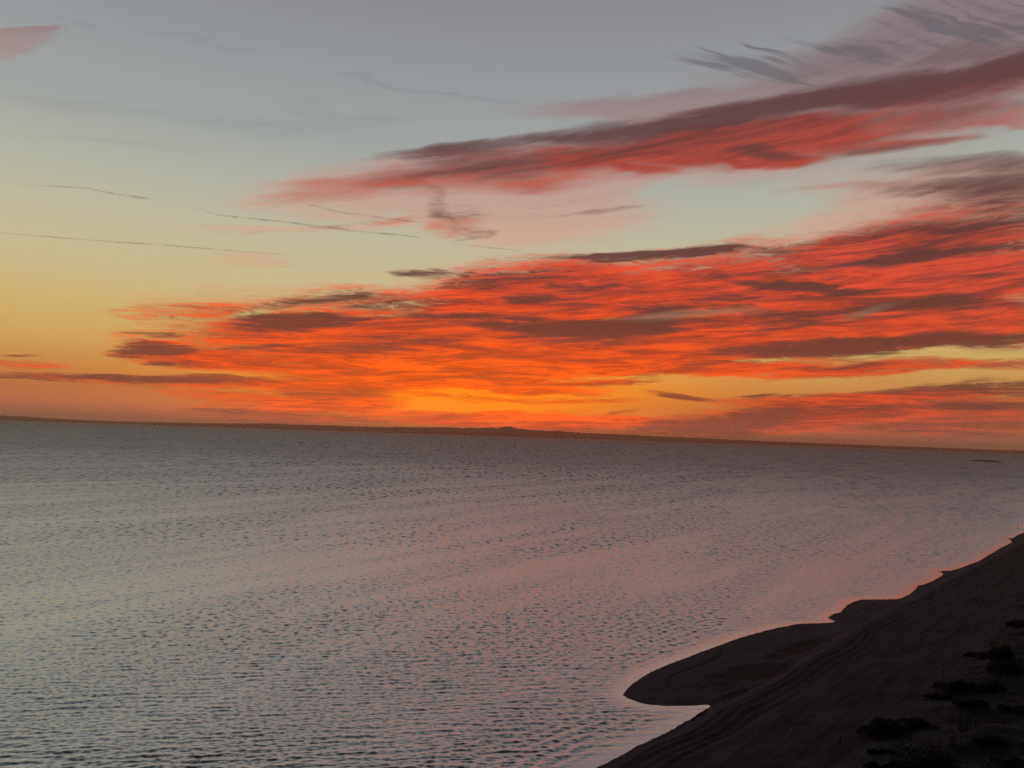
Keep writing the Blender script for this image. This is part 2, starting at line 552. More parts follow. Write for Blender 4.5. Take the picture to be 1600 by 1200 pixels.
RUNNEL = [ground(*p) for p in [(1043, 1074), (1045, 1069), (1041, 1063), (1049, 1058), (1062, 1052), (1092, 1041), (1126, 1026)]]
POOL_PX = [(1110, 1068, 1240, 1042, 9), (1150, 1058, 1200, 1046, 8), (1195, 1036, 1290, 1000, 5), (1125, 1094, 1170, 1080, 2.5)]


def pools(x, y):
    """wet hollows and the little runnel on the sand bar"""
    p = sstep(seg_dist(x, y, RUNNEL), 0.55, 0.15) * 0.8
    for x0, y0, x1, y1, w in POOL_PX:
        (ax, ay), (cx, cy) = ground(x0, y0), ground(x1, y1)
        ux, uy = (cx - ax) / 2, (cy - ay) / 2
        L = math.hypot(ux, uy)
        mx_, my_ = (ax + cx) / 2, (ay + cy) / 2
        a = ((x - mx_) * ux + (y - my_) * uy) / L / (L * 1.15)
        q0, q1 = ground((x0 + x1) / 2, (y0 + y1) / 2 - w), ground((x0 + x1) / 2, (y0 + y1) / 2 + w)
        wid = math.hypot(q0[0] - q1[0], q0[1] - q1[1]) / 2
        b = ((x - mx_) * -uy + (y - my_) * ux) / L / wid
        r2 = a * a + b * b + 0.8 * N1(x / 2.2, y / 2.2) + 0.4 * N2(x / 0.8, y / 0.8)
        p = np.maximum(p, sstep(r2, 1.1, 0.45))
    return p


def land_height(x, y):
    x = np.asarray(x, float)
    y = np.asarray(y, float)
    d = signed(x, y, SHORE, POLY)
    wob = 0.55 * N1(x / 1.7, y / 1.7) + 0.3 * N2(x / 0.6, y / 0.6)
    dd = d + wob * sstep(np.abs(d), 4, 0.2) * 0.45
    b = signed(x, y, BANK, BPOLY)
    along = (x * 0.66 + y * 0.75)
    h = np.where(dd > 0, 0.055 * dd ** 0.8, 0.10 * dd)
    h = np.clip(h, -1.2, 0.42)
    # hollows and runnels on the bar
    h = h - 0.16 * sstep(N2(x / 9 + 3, y / 9) + 0.4 * N1(x / 4, y / 4), 0.05, 0.35) * sstep(dd, 2.5, 6) * sstep(b, -1, -3)
    h = h + 0.05 * N3(x / 2.5, y / 2.5) * sstep(dd, 0.5, 3)
    pool = pools(x, y)
    h = h - 0.16 * pool * sstep(dd, 1.0, 2.5)
    # the beach face rises behind the bank line
    bw = b + 1.5 * N1(x / 11, y / 11)
    h = h + 0.85 * sstep(bw, -0.3, 3.2) + 0.7 * sstep(bw, 3, 16) + 0.5 * sstep(bw, 20, 45)
    # wheel ruts and old tide lines, parallel to the shore
    ph = bw + 0.8 * N2(along / 14, bw / 5) + 0.25 * N3(along / 3, bw / 2)
    ruts = np.sin(ph * 2 * math.pi / 1.6) * sstep(bw, 1.0, 2.5) * sstep(bw, 11, 6) * (0.5 + N1(along / 8, bw / 3))
    h = h + 0.17 * ruts
    # broad undulations across the upper beach
    up = sstep(bw, 5, 14)
    h = h + up * (0.55 * N1(x / 26 + 5, y / 13) + 0.28 * N2(x / 10, y / 5) + 0.12 * N3(x / 3.5, y / 2.2))
    # low vegetated dune
    du = sstep(bw + 7 * N2(x / 15, y / 15), 20, 32)
    h = h + du * (1.0 + 1.5 * (N3(x / 9, y / 6) + 0.25) + 0.6 * N1(x / 3.0, y / 2.2) + 0.22 * N2(x / 1.1, y / 0.8))
    return h, d, b, du


def on_land(px, py):
    """where the sight line through a point of the photograph meets the sand"""
    z = 0.5
    for _ in range(14):
        x, y = ground(px, py, z)
        z = 0.5 * z + 0.5 * float(land_height(np.array([x]), np.array([y]))[0][0])
    x, y = ground(px, py, z)
    return x, y, float(land_height(np.array([x]), np.array([y]))[0][0])


# ------------------------------------------------------------------ sea
def polar(az_deg, r):
    A, R_ = np.meshgrid(np.radians(az_deg), r)
    return np.sin(A) * R_, np.cos(A) * R_, R_


azs = np.concatenate([np.linspace(-180, -44, 46), np.linspace(-43, -36, 15), np.linspace(-35.6, 36.4, 940), np.linspace(37, 44, 14), np.linspace(46, 180, 45)])
rs = [30.0]
while rs[-1] < 82:
    rs.append(rs[-1] + 4)
while rs[-1] < 620:
    rs.append(rs[-1] + max(0.13, rs[-1] ** 2 / 30920.0 * 0.52))
while rs[-1] < 60000:
    rs.append(rs[-1] * 1.035)
rs = np.array(rs)
SX, SY, SR = polar(azs, rs)
near = SR < 700
sd = np.full(SX.shape, 200.0)
m = (SR < 520) & (SX > -80)
sd[m] = -signed(SX[m], SY[m], SHORE, POLY)
dr = np.gradient(rs)[:, None] * np.ones_like(SX)
Z = np.zeros_like(SX)
mm = near & (sd > -3)
xx, yy, drr, sdd = SX[mm], SY[mm], dr[mm], sd[mm]
zz = np.zeros_like(xx)
n_w = 96
wl = np.exp(rng.uniform(math.log(0.55), math.log(3.0), n_w))
for L_ in wl:
    k = 2 * math.pi / L_
    ang = math.radians(-90 + 8 + rng.normal(0, 10 if L_ > 1.6 else 15))
    slope = 0.135 * math.sqrt(2 / n_w) * (1.25 if L_ < 1.9 else 0.7)
    att = np.clip((L_ / drr - 1.6) / 2.0, 0, 1)
    phs = k * (xx * math.cos(ang) + yy * math.sin(ang)) + rng.uniform(0, 6.28)
    zz += att * slope / k * (np.sin(phs) - 0.18 * np.cos(2 * phs))
# wind comes in gusts: patches of rougher and calmer water
gust = 0.95 + 0.6 * N1(xx / 38, yy / 22) + 0.45 * N2(xx / 13, yy / 7)
zz *= np.clip(gust, 0.3, 1.5)
calm = sstep(sdd, 0.0, 6.0)
zz *= 0.10 + 0.90 * calm
# swell lines bending in along the sand bar
lag = sstep(xx, 9.0, 15.0) * sstep(yy, 112, 106)          # the lagoon behind the hook is sheltered
sw = sdd + 2.2 * N1(xx / 14, yy / 14) + 0.8 * N3(xx / 5, yy / 5)
grp = np.clip(0.55 + 1.3 * N2(xx / 17, yy / 17), 0, 1.2)
env = sstep(sdd, 1.0, 6.0) * sstep(sdd, 34.0, 12.0) * sstep(yy, 210, 150)
att = np.clip((2.1 / drr - 1.6) / 2.0, 0, 1)
crest = np.sin(sw * 2 * math.pi / 2.1)
zz += (1 - lag) * env * grp * att * 0.10 * (crest + 0.35 * crest * np.abs(crest))
# a thin lip where the water runs out on the sand
Z[mm] = zz

m_sea, n, out = new_mat("sea_water")
geo = n.n.new('ShaderNodeNewGeometry')
px, py, pz = n.sep(geo.outputs['Position'])
att = n.n.new('ShaderNodeAttribute')
att.attribute_name = 'shore'
sh_d = att.outputs['Fac']
def slope_noise(vec, detail, rough_):
    t = n.n.new('ShaderNodeTexNoise')
    t.noise_dimensions = '2D'
    n.put(t.inputs['Vector'], vec)
    t.inputs['Scale'].default_value = 1.0
    t.inputs['Detail'].default_value = detail
    t.inputs['Roughness'].default_value = rough_
    return n.sep(t.outputs['Color'])


# ripples too small for the mesh, then wave groups of growing size further offshore
along = n.madd(px, 0.57, n.mul(py, 0.82))
across = n.madd(px, 0.82, n.mul(py, -0.57))
sl = n.noise(n.xyz(n.mul(across, 0.030), n.mul(along, 0.0042)), 1.0, 5, 0.68, 0.6)
patch = n.step(sl, 0.36, 0.64, 1.12, 0.62)
openw = n.mul(n.step(sh_d, 0.5, 7.0, 0.12, 1.0), patch)
ldist = n.math('LOGARITHM', n.math('MAXIMUM', py, 20.0), 2.718)
sx = sy = None
for px_, py_, d0, d1, d2, d3, amp in ((0.9, 0.60, 40, 60, 130, 230, 0.60), (1.5, 1.5, 110, 170, 230, 330, 0.95), (2.3, 3.7, 220, 300, 400, 560, 1.3),
                                      (3.6, 10.0, 380, 520, 640, 900, 1.7), (5.5, 30.0, 600, 850, 1200, 1900, 1.9), (10.0, 110.0, 1200, 1900, 3500, 9000, 2.0)):
    a_ = slope_noise(n.xyz(n.madd(py, 0.03 / px_, n.mul(px, 1.0 / px_)), n.madd(px, 0.06 / py_, n.mul(py, 1.0 / py_))), 1, 0.6)
    w_ = n.mul(n.step(ldist, math.log(d0), math.log(d1)), n.step(ldist, math.log(d2), math.log(d3), 1.0, 0.0))
    w_ = n.mul(n.mul(w_, openw), amp)
    u_, v_ = n.sub(a_[0], 0.5), n.sub(a_[1], 0.5)
    sx = n.mul(n.mul(u_, w_), 0.4) if sx is None else n.madd(n.mul(u_, w_), 0.4, sx)
    sy = n.mul(v_, w_) if sy is None else n.madd(v_, w_, sy)
add = n.n.new('ShaderNodeVectorMath')
add.operation = 'ADD'
n.l.new(geo.outputs['Normal'], add.inputs[0])
n.put(add.inputs[1], n.xyz(sx, sy, 0.0))
nrm = n.n.new('ShaderNodeVectorMath')
nrm.operation = 'NORMALIZE'
n.l.new(add.outputs[0], nrm.inputs[0])
# slicks run along the shore; waves too far off to resolve count as roughness
rough = n.add(n.step(sh_d, 0.2, 4.5, 0.24, 0.38), n.mul(n.step(py, 90.0, 700.0), 0.11))
rough = n.madd(n.mul(n.sub(n.step(sl, 0.38, 0.66), 0.5), n.step(sh_d, 4.0, 20.0)), -0.06, rough)
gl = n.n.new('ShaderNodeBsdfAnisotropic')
gl.distribution = 'MULTI_GGX'
# dimmer far reflection painted into the gloss tint, darker with distance offshore
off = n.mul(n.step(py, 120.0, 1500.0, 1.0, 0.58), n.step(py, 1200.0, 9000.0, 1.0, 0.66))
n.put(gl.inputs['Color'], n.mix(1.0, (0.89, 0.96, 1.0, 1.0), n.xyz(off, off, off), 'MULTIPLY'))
n.put(gl.inputs['Roughness'], rough)
n.l.new(nrm.outputs[0], gl.inputs['Normal'])
df = n.n.new('ShaderNodeBsdfDiffuse')
df.inputs['Color'].default_value = (0.012, 0.018, 0.022, 1)
lw = n.n.new('ShaderNodeLayerWeight')
lw.inputs['Blend'].default_value = 0.5
n.l.new(nrm.outputs[0], lw.inputs['Normal'])
fz = n.step(lw.outputs['Facing'], 0.25, 0.95, 0.35, 1.0)
mx = n.n.new('ShaderNodeMixShader')
n.put(mx.inputs[0], fz)
n.l.new(df.outputs[0], mx.inputs[1])
n.l.new(gl.outputs[0], mx.inputs[2])
n.l.new(mx.outputs[0], out.inputs['Surface'])
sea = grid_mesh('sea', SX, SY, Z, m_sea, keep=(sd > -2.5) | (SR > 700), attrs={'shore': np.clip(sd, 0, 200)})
tag(sea, 'wide grey rippled sea under the sunset', 'sea', kind='structure')

# ------------------------------------------------------------------ beach
azl = np.concatenate([np.linspace(-180, -10, 60), np.linspace(-9, 1.5, 14), np.linspace(2, 36, 620), np.linspace(36.5, 60, 30), np.linspace(62, 180, 40)])
rl = [2.0]
while rl[-1] < 80:
    rl.append(rl[-1] + 4)
while rl[-1] < 460:
    rl.append(rl[-1] + max(0.22, rl[-1] ** 2 / 30920.0 * 0.9))
while rl[-1] < 2300:
    rl.append(rl[-1] * 1.06)
LX, LY, LR = polar(azl, np.array(rl))
LH, LD, LB, LDU = land_height(LX, LY)
m_sand, n, out = new_mat("damp_sand")
geo = n.n.new('ShaderNodeNewGeometry')
pos = geo.outputs['Position']
att = n.n.new('ShaderNodeAttribute')
att.attribute_name = 'dry'
dry = att.outputs['Fac']
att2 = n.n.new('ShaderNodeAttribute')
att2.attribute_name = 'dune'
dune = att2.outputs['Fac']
pp = n.sep(pos)
along = n.madd(pp[0], 0.66, n.mul(pp[1], 0.75))
across = n.madd(pp[0], 0.75, n.mul(pp[1], -0.66))
nz1 = n.noise(n.xyz(n.mul(along, 0.06), n.mul(across, 0.55)), 1.0, 6, 0.62, 0.5)
nz2 = n.noise(pos, 0.45, 6, 0.65, 0.0, '3D')
nz3 = n.noise(pos, 2.6, 4, 0.7, 0.0, '3D')
wet = lin(80, 79, 98)
drc = lin(86, 81, 92)
col = n.mix(dry, wet, drc)
att3 = n.n.new('ShaderNodeAttribute')
att3.attribute_name = 'pool'
col = n.mix(n.mul(att3.outputs['Fac'], 0.75), col, lin(30, 27, 34))
col = n.mix(n.step(nz1, 0.38, 0.66), col, n.mix(1.0, col, (0.58, 0.56, 0.58, 1), 'MULTIPLY'))
col = n.mix(n.mul(n.step(nz2, 0.45, 0.66), 0.5), col, n.mix(1.0, col, (0.62, 0.62, 0.64, 1), 'MULTIPLY'))
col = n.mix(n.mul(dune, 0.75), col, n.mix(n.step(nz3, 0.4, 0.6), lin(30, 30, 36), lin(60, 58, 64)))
bmp = n.n.new('ShaderNodeBump')
bmp.inputs['Strength'].default_value = 0.7
bmp.inputs['Distance'].default_value = 0.25
n.put(bmp.inputs['Height'], n.add(n.add(n.mul(nz3, 0.5), nz2), n.mul(nz1, 0.8)))
principled(n, out, col, n.step(dry, 0.0, 0.6, 0.75, 0.95), 0.12, bmp.outputs[0])
dry_v = sstep(LB + 1.5 * N1(LX / 9, LY / 9), -0.5, 6.0)
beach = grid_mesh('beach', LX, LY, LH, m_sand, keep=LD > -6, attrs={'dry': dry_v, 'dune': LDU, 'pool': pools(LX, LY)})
tag(beach, 'dark damp sand beach with a hooked sand bar', 'beach', kind='structure')


# ------------------------------------------------------------------ mountains beyond the sea
m_mtn, n, out = new_mat("far_mountain")
geo = n.n.new('ShaderNodeNewGeometry')
mz = n.noise(geo.outputs['Position'], 0.0012, 6, 0.6, 0.0, '3D')
principled(n, out, n.mix(mz, lin(150, 90, 66), lin(180, 114, 84)), 0.95, 0.05)
RIDGE_PX = [  # skyline of the far shore
    (-260, 646), (-120, 647), (0, 647), (40, 649), (90, 653), (150, 656.5), (210, 658), (270, 659), (330, 660), (380, 660), (410, 659.5), (440, 659.5), (460, 661),
    (500, 661.5), (530, 663), (560, 664), (600, 665), (640, 664.5), (665, 664), (690, 664.5), (710, 664), (722, 666), (732, 664.5),
    (745, 666), (760, 664.5), (770, 664), (778, 665.5), (784, 662.5), (790, 661.5), (795, 661.0), (800, 662.5), (806, 664.8), (812, 666), (824, 667.5), (840, 668.5),
    (858, 670), (872, 669.5), (886, 671), (905, 673), (925, 674), (950, 675), (985, 677), (1020, 679), (1080, 682), (1150, 685.5), (1250, 690), (1400, 696), (1600, 703.5), (1800, 711)]
DM = 24000.0
ra = np.array([azel(*p)[0] for p in RIDGE_PX])
re_ = np.array([math.tan(math.radians(max(azel(*p)[1], 0.02))) * DM + CAM_H for p in RIDGE_PX])
AA = np.linspace(ra[0], ra[-1], 900)
crest_h = np.interp(AA, ra, re_)
crest_h = CAM_H + (crest_h - CAM_H) * np.where(crest_h > CAM_H, 0.72, 1.0)
jag = sum(N1(AA * f, AA * 0 + f) * a for f, a in ((3, 14), (8, 9), (20, 6), (45, 3)))
crest_h = np.maximum(crest_h + jag * sstep(crest_h, 60, 200), 6)
depth = np.linspace(-1, 1, 25)
prof = np.clip(1 - np.abs(depth), 0, 1)
Aq, Dq = np.meshgrid(np.radians(AA), depth)
Rq = DM + Dq * 3200
Hq = prof[:, None] ** 0.9 * crest_h[None, :]
Hq = Hq * (1 + 0.5 * N2(Aq * 160, Dq * 5) * (1 - prof[:, None])) - 6 * (prof[:, None] < 0.01)
mtn = grid_mesh('mountains', np.sin(Aq) * Rq, np.cos(Aq) * Rq, Hq, m_mtn)
tag(mtn, 'low hazy mountain range along the far horizon', 'mountains', kind='structure')

# ------------------------------------------------------------------ islet off to the right
m_rock, n, out = new_mat("dark_rock")
geo = n.n.new('ShaderNodeNewGeometry')
rz = n.noise(geo.outputs['Position'], 0.5, 5, 0.6, 0.0, '3D')
principled(n, out, n.mix(rz, lin(24, 20, 20), lin(44, 38, 36)), 0.9, 0.1)
ix, iy = ground(1544, 721.3)
i0, i1 = ground(1514, 719.7), ground(1574, 722.9)
ilen = math.hypot(i1[0] - i0[0], i1[1] - i0[1])
iang = math.atan2(i1[1] - i0[1], i1[0] - i0[0])
tt = np.linspace(-1, 1, 70)
ww = np.linspace(-1, 1, 13)
T, V = np.meshgrid(tt, ww)
halfw = 17 * np.clip(1 - np.abs(T) ** 2.4, 0, 1) ** 0.8 * (1 + 0.5 * N1(T * 9, T * 0))
hh = 4.6 * np.clip(1 - np.abs(T + 0.1) ** 1.8, 0, 1) * np.clip(1 - V * V, 0, 1) * (1 + 0.7 * N2(T * 14, V * 2)) - 0.5
u = T * ilen / 2
v = V * halfw
islet = grid_mesh('islet', u, v, hh, m_rock)
islet.location = (ix, iy, 0)
islet.rotation_euler = (0, 0, iang)
tag(islet, 'long low black islet just below the horizon at right', 'islet')

# ------------------------------------------------------------------ contrails
def contrail(name, pts, wid, label, gaps, seed):
    r = random.Random(seed)
    alt = 7500.0
    vs, fs = [], []
    path = []
    for (x0, y0), (x1, y1) in zip(pts[:-1], pts[1:]):
        nseg = max(2, int(math.hypot(x1 - x0, y1 - y0) / 4))
        for k in range(nseg):
            t = k / nseg
            path.append((x0 + (x1 - x0) * t, y0 + (y1 - y0) * t))
    path.append(pts[-1])
    L = len(path)
    sides = 7
    P3 = []
    for i, (a, b) in enumerate(path):
        d = look(a, b + r.uniform(-0.25, 0.25))
        # the trail lies on a level sheet high over the sea
        t = alt / max(d.z, 0.12)
        P3.append(Vector((d.x * t, d.y * t, alt)))
    dens = []
    for i in range(L):
        f = i / (L - 1)
        wig = 0.7 + 0.6 * float(N2(np.array([i * 0.21 + seed]), np.array([seed * 3.1]))[0])
        rad = wig * wid * 1.5 * math.sin(math.pi * min(1, max(0.02, f))) ** 0.45 * (0.75 + 0.5 * r.random())
        tdir = (P3[min(i + 1, L - 1)] - P3[max(i - 1, 0)]).normalized()
        s1 = tdir.cross(Vector((0, 0, 1))).normalized()
        s2 = s1.cross(tdir)
        for s in range(sides):
            a = s * 2 * math.pi / sides
            vs.append(P3[i] + s1 * (math.cos(a) * rad * 1.6) + s2 * (math.sin(a) * rad))
    for i in range(L - 1):
        f = (i + 0.5) / (L - 1)
        if any(g0 < f < g1 for g0, g1 in gaps):
            continue
        for s in range(sides):
            s_ = (s + 1) % sides
            fs.append((i * sides + s, i * sides + s_, (i + 1) * sides + s_, (i + 1) * sides + s))
    used = sorted({k for f in fs for k in f})
    mp = {k: j for j, k in enumerate(used)}
    o = link_mesh(name, [vs[k] for k in used], [tuple(mp[k] for k in f) for f in fs], m_trail, smooth=True)
    return tag(o, label, 'contrail', 'contrails in the clear sky')


m_trail, n, out = new_mat("vapour_trail")
geo = n.n.new('ShaderNodeNewGeometry')
tz = n.noise(geo.outputs['Position'], 0.0011, 5, 0.65, 0.0, '3D')
tr = n.n.new('ShaderNodeBsdfTransparent')
dfz = n.n.new('ShaderNodeBsdfDiffuse')
dfz.inputs['Color'].default_value = (0.45, 0.42, 0.42, 1)
lw = n.n.new('ShaderNodeLayerWeight')
lw.inputs['Blend'].default_value = 0.35
mx = n.n.new('ShaderNodeMixShader')
n.put(mx.inputs[0], n.mul(n.mul(n.step(tz, 0.37, 0.62, 0.03, 0.25), n.step(lw.outputs['Facing'], 0.15, 0.95, 1.0, 0.0)), 0.85))
n.l.new(tr.outputs[0], mx.inputs[1])
n.l.new(dfz.outputs[0], mx.inputs[2])
n.l.new(mx.outputs[0], out.inputs['Surface'])
contrail('contrail', [(2, 284), (50, 287), (100, 290), (140, 293), (180, 301), (235, 309), (300, 321), (340, 334), (405, 341), (440, 344.5), (500, 352), (560, 360),
                      (630, 366), (690, 374), (750, 384), (800, 389), (845, 399), (885, 406)], 30,
         'longest thin grey contrail sloping down from the left edge into the red cloud bank', [(.27, .33), (.74, .80)], 1)
contrail('contrail', [(478, 318), (500, 321.5), (530, 330), (560, 333), (600, 339), (660, 346)], 34,
         'short ragged contrail under the pink tip of the upper cloud', [], 2)
contrail('contrail', [(-20, 361), (60, 367), (120, 372), (180, 376.5), (250, 381), (325, 387), (400, 393), (450, 397)], 27,
         'lowest thin contrail, in the yellow sky at the left edge', [], 3)

# ------------------------------------------------------------------ dune plants
m_leaf, n, out = new_mat("dune_leaf")
geo = n.n.new('ShaderNodeNewGeometry')
lz = n.noise(geo.outputs['Position'], 3.0, 3, 0.6, 0.0, '3D')
principled(n, out, n.mix(lz, lin(22, 26, 20), lin(48, 54, 42)), 0.85, 0.1)
m_stem, n, out = new_mat("woody_stem")
geo = n.n.new('ShaderNodeNewGeometry')
lz = n.noise(geo.outputs['Position'], 9.0, 3, 0.6, 0.0, '3D')
principled(n, out, n.mix(lz, lin(34, 28, 24), lin(62, 52, 44)), 0.9, 0.1)
m_wood, n, out = new_mat("weathered_wood")
geo = n.n.new('ShaderNodeNewGeometry')
gp = n.sep(geo.outputs['Position'])
lz = n.noise(n.xyz(n.mul(gp[0], 30.0), n.mul(gp[1], 30.0), n.mul(gp[2], 3.0)), 1.0, 4, 0.6, 0.0, '3D')
principled(n, out, n.mix(lz, lin(30, 26, 25), lin(60, 52, 47)), 0.9, 0.1)


def tube(vs, fs, pts, radii, sides=6):
    b = len(vs)
    for i, p in enumerate(pts):
        p = Vector(p)
        d = (Vector(pts[min(i + 1, len(pts) - 1)]) - Vector(pts[max(i - 1, 0)])).normalized()
        a = d.cross(Vector((0.31, 0.9, 0.2))).normalized()
        c = d.cross(a)
        for s in range(sides):
            t = 2 * math.pi * s / sides
            vs.append(p + (a * math.cos(t) + c * math.sin(t)) * radii[i])
    for i in range(len(pts) - 1):
        for s in range(sides):
            q = (s + 1) % sides
            fs.append((b + i * sides + s, b + i * sides + q, b + (i + 1) * sides + q, b + (i + 1) * sides + s))
    fs.append(tuple(b + s for s in range(sides))[::-1])
    fs.append(tuple(b + (len(pts) - 1) * sides + s for s in range(sides)))


def empty(name, loc):
    o = bpy.data.objects.new(name, None)
    o.empty_display_size = 0.3
    C.objects.link(o)
    o.location = loc
    return o


def shrub(px, py, wpx, hpx, label, seed, lobes=7, dens=1.0, flat=0.8):
    """px, py: the foot of the shrub in the photograph; wpx, hpx its size there"""
    r = random.Random(seed)
    x, y, z = on_land(px, py)
    D = math.sqrt(x * x + y * y + (CAM_H - z) ** 2)
    w = wpx * D / FPX
    el_ = math.atan2(CAM_H - z, math.hypot(x, y))
    h = hpx * D / FPX / math.cos(el_) * 0.86
    root = empty('shrub', (x, y, z - 0.05))
    tag(root, label, 'shrub', 'dark shrubs on the dune')
    vs, fs = [], []
    # lobes of leaf clumps round a low dome
    lob = []
    for k in range(lobes):
        t = (k + 0.5) / lobes * 2 - 1
        lx = t * w * 0.36 + r.uniform(-.05, .05) * w
        ly = r.uniform(-0.22, 0.22) * w * flat
        hh_ = h * (1 - 0.5 * t * t) * r.uniform(0.62, 1.02)
        lob.append((lx, ly, hh_, w * r.uniform(0.14, 0.24), w * r.uniform(0.13, 0.2) * flat))
    cnt = int(520 * lobes * dens)
    for k in range(cnt):
        lx, ly, hh_, ax, ay = r.choice(lob)
        th_ = r.uniform(0, 2 * math.pi)
        u = r.random() ** 0.5
        rr_ = u
        cx = lx + math.cos(th_) * ax * rr_
        cy = ly + math.sin(th_) * ay * rr_
        top = hh_ * math.sqrt(max(0.0, 1 - rr_ * rr_ * 0.92))
        cz = top * (r.random() ** 0.45)
        c = Vector((cx, cy, cz)) + Vector((r.gauss(0, .04), r.gauss(0, .04), r.gauss(0, .03)))
        s = r.uniform(0.05, 0.13) * (0.7 + 0.12 * w)
        d1 = Vector((r.gauss(0, 1), r.gauss(0, 1), r.gauss(0.5, 1))).normalized()
        d2 = d1.orthogonal().normalized()
        b = len(vs)
        vs += [c - d2 * s * .5, c + d1 * s * .75, c + d2 * s * .5, c - d1 * s * .55]
        fs.append((b, b + 1, b + 2, b + 3))
    link_mesh('foliage', vs, fs, m_leaf, root)
    vs, fs = [], []
    for lx, ly, hh_, ax, ay in lob:
        pts = [(lx * .2, ly * .2, -0.1), (lx * .6, ly * .6, hh_ * .35), (lx, ly, hh_ * .75)]
        tube(vs, fs, pts, [.05, .035, .015], 5)
    link_mesh('stems', vs, fs, m_stem, root)
    return root


shrub(1382, 1150, 64, 30, 'broad black shrub standing alone at the left end of the dune, on bare sand', 3, 9, 1.3)
shrub(1432, 1138, 56, 15, 'low spreading shrub touching the right side of the broad lone shrub', 4, 7)
shrub(1490, 1080, 46, 23, 'rounded dark shrub with a pointed top, halfway along the dune edge', 5, 7, 1.2)
shrub(1529, 1080, 46, 13, 'low flat shrub running on to the right of the point-topped shrub', 6, 7)
shrub(1562, 1030, 46, 27, 'tall domed shrub at the upper end of the dune near the right edge', 7, 8, 1.2)
shrub(1531, 1029, 34, 16, 'ragged shrub leaning out left of the tall domed shrub', 8, 6)
shrub(1592, 980, 34, 17, 'farthest shrub, cut by the right edge of the view above the domed shrub', 9, 6)
shrub(1575, 1052, 60, 22, 'dense dark shrub just in front of the tall domed shrub', 10, 8)
shrub(1450, 1222, 104, 50, 'biggest black shrub, rising from the bottom edge of the view', 11, 11, 1.5)
shrub(1366, 1178, 21, 10, 'left one of a pair of small round shrubs below the broad lone shrub', 12, 4, .8)
shrub(1387, 1176, 22, 9, 'right one of a pair of small round shrubs below the broad lone shrub', 13, 4, .8)
shrub(1472, 1092, 40, 9, 'thin creeping shrub below the point-topped shrub', 14, 6, .8)
shrub(1556, 1078, 26, 15, 'small upright shrub right of the low flat shrub', 15, 5)
shrub(1520, 1102, 52, 10, 'long low shrub in the middle of the dune above the reeds', 16, 7, .8)
shrub(1584, 1112, 40, 12, 'small shrub at the right edge level with the reeds', 17, 5, .8)
shrub(1548, 1162, 44, 13, 'low dark shrub at lower right beside the second reeds', 18, 6, .8)
shrub(1580, 1196, 46, 14, 'dark shrub in the bottom right corner', 19, 6, .8)
shrub(1372, 1202, 40, 10, 'low shrub at the bottom edge left of the biggest black shrub', 20, 5, .8)


def reeds(px, py, wpx, hpx, label, seed, count):
    r = random.Random(seed)
    x, y, z = on_land(px, py)
    D = math.sqrt(x * x + y * y + (CAM_H - z) ** 2)
    w, h = wpx * D / FPX, hpx * D / FPX
    vs, fs = [], []
    for k in range(count):
        bx_, by_ = r.uniform(-w / 2, w / 2), r.uniform(-.5, .5)
        hh_ = h * r.uniform(.55, 1.05)
        lx, ly = r.gauss(0, .07) * hh_, r.gauss(0, .07) * hh_
        tube(vs, fs, [(bx_, by_, -.25), (bx_ + lx * .4, by_ + ly * .4, hh_ * .55), (bx_ + lx, by_ + ly, hh_)], [.028, .022, .008], 4)
        if r.random() < .6:       # seed head
            tube(vs, fs, [(bx_ + lx * .9, by_ + ly * .9, hh_ * .86), (bx_ + lx, by_ + ly, hh_ * .95), (bx_ + lx * 1.05, by_ + ly * 1.05, hh_ * 1.05)], [.02, .05, .01], 5)
    o = link_mesh('reeds', vs, fs, m_stem)
    o.location = (x, y, z)
    return tag(o, label, 'reeds', 'upright reeds on the dune')


reeds(1513, 1140, 26, 20, 'upright reeds in the middle of the dune, below the long low shrub', 31, 22)
reeds(1470, 1188, 34, 17, 'upright reeds at the right shoulder of the biggest black shrub', 32, 26)
reeds(1492, 1164, 18, 15, 'sparse reeds between the two thicker stands of reeds', 33, 11)

# low creeping cover over the dune: nobody could count it
vs, fs = [], []
r = random.Random(77)
rx = rng.uniform(38, 260, 60000)
ry = rng.uniform(60, 330, 60000)
hz, _, bb, dd_ = land_height(rx, ry)
dens_ = N1(rx / 5.5, ry / 3.2) + 0.6 * N2(rx / 2.0, ry / 1.2)
okm = (dd_ > 0.35) & (dens_ + 0.35 * dd_ > 0.32) & (np.degrees(np.arctan2(rx, ry)) < 40)
for x, y, z in list(zip(rx[okm], ry[okm], hz[okm]))[:15000]:
    for k in range(5):
        a = r.uniform(0, 6.28)
        s = r.uniform(.10, .24)
        c = Vector((x + r.gauss(0, .18), y + r.gauss(0, .18), z + r.uniform(0.0, .16)))
        d1 = Vector((math.cos(a), math.sin(a), r.uniform(.1, 1.1))).normalized()
        d2 = d1.orthogonal().normalized()
        b = len(vs)
        vs += [c - d2 * s * .3, c + d2 * s * .3, c + d1 * s]
        fs.append((b, b + 1, b + 2))
gc = link_mesh('ground_cover', vs, fs, m_leaf)
tag(gc, 'low dark creeping plants scattered over the dune', 'ground cover', kind='stuff')


def post(px, py, hpx, label, lean, seed):
    r = random.Random(seed)
    x, y, z = on_land(px, py)
    D = math.sqrt(x * x + y * y + (CAM_H - z) ** 2)
    h = hpx * D / FPX
    vs, fs = [], []
    tube(vs, fs, [(0, 0, -.3), (lean * .3, 0, h * .4), (lean * .8, .02, h * .85), (lean, .02, h)], [.075, .07, .062, .045], 8)
    o = link_mesh('post', vs, fs, m_wood)
    o.location = (x, y, z)
    return tag(o, label, 'post', 'posts standing in the sand')


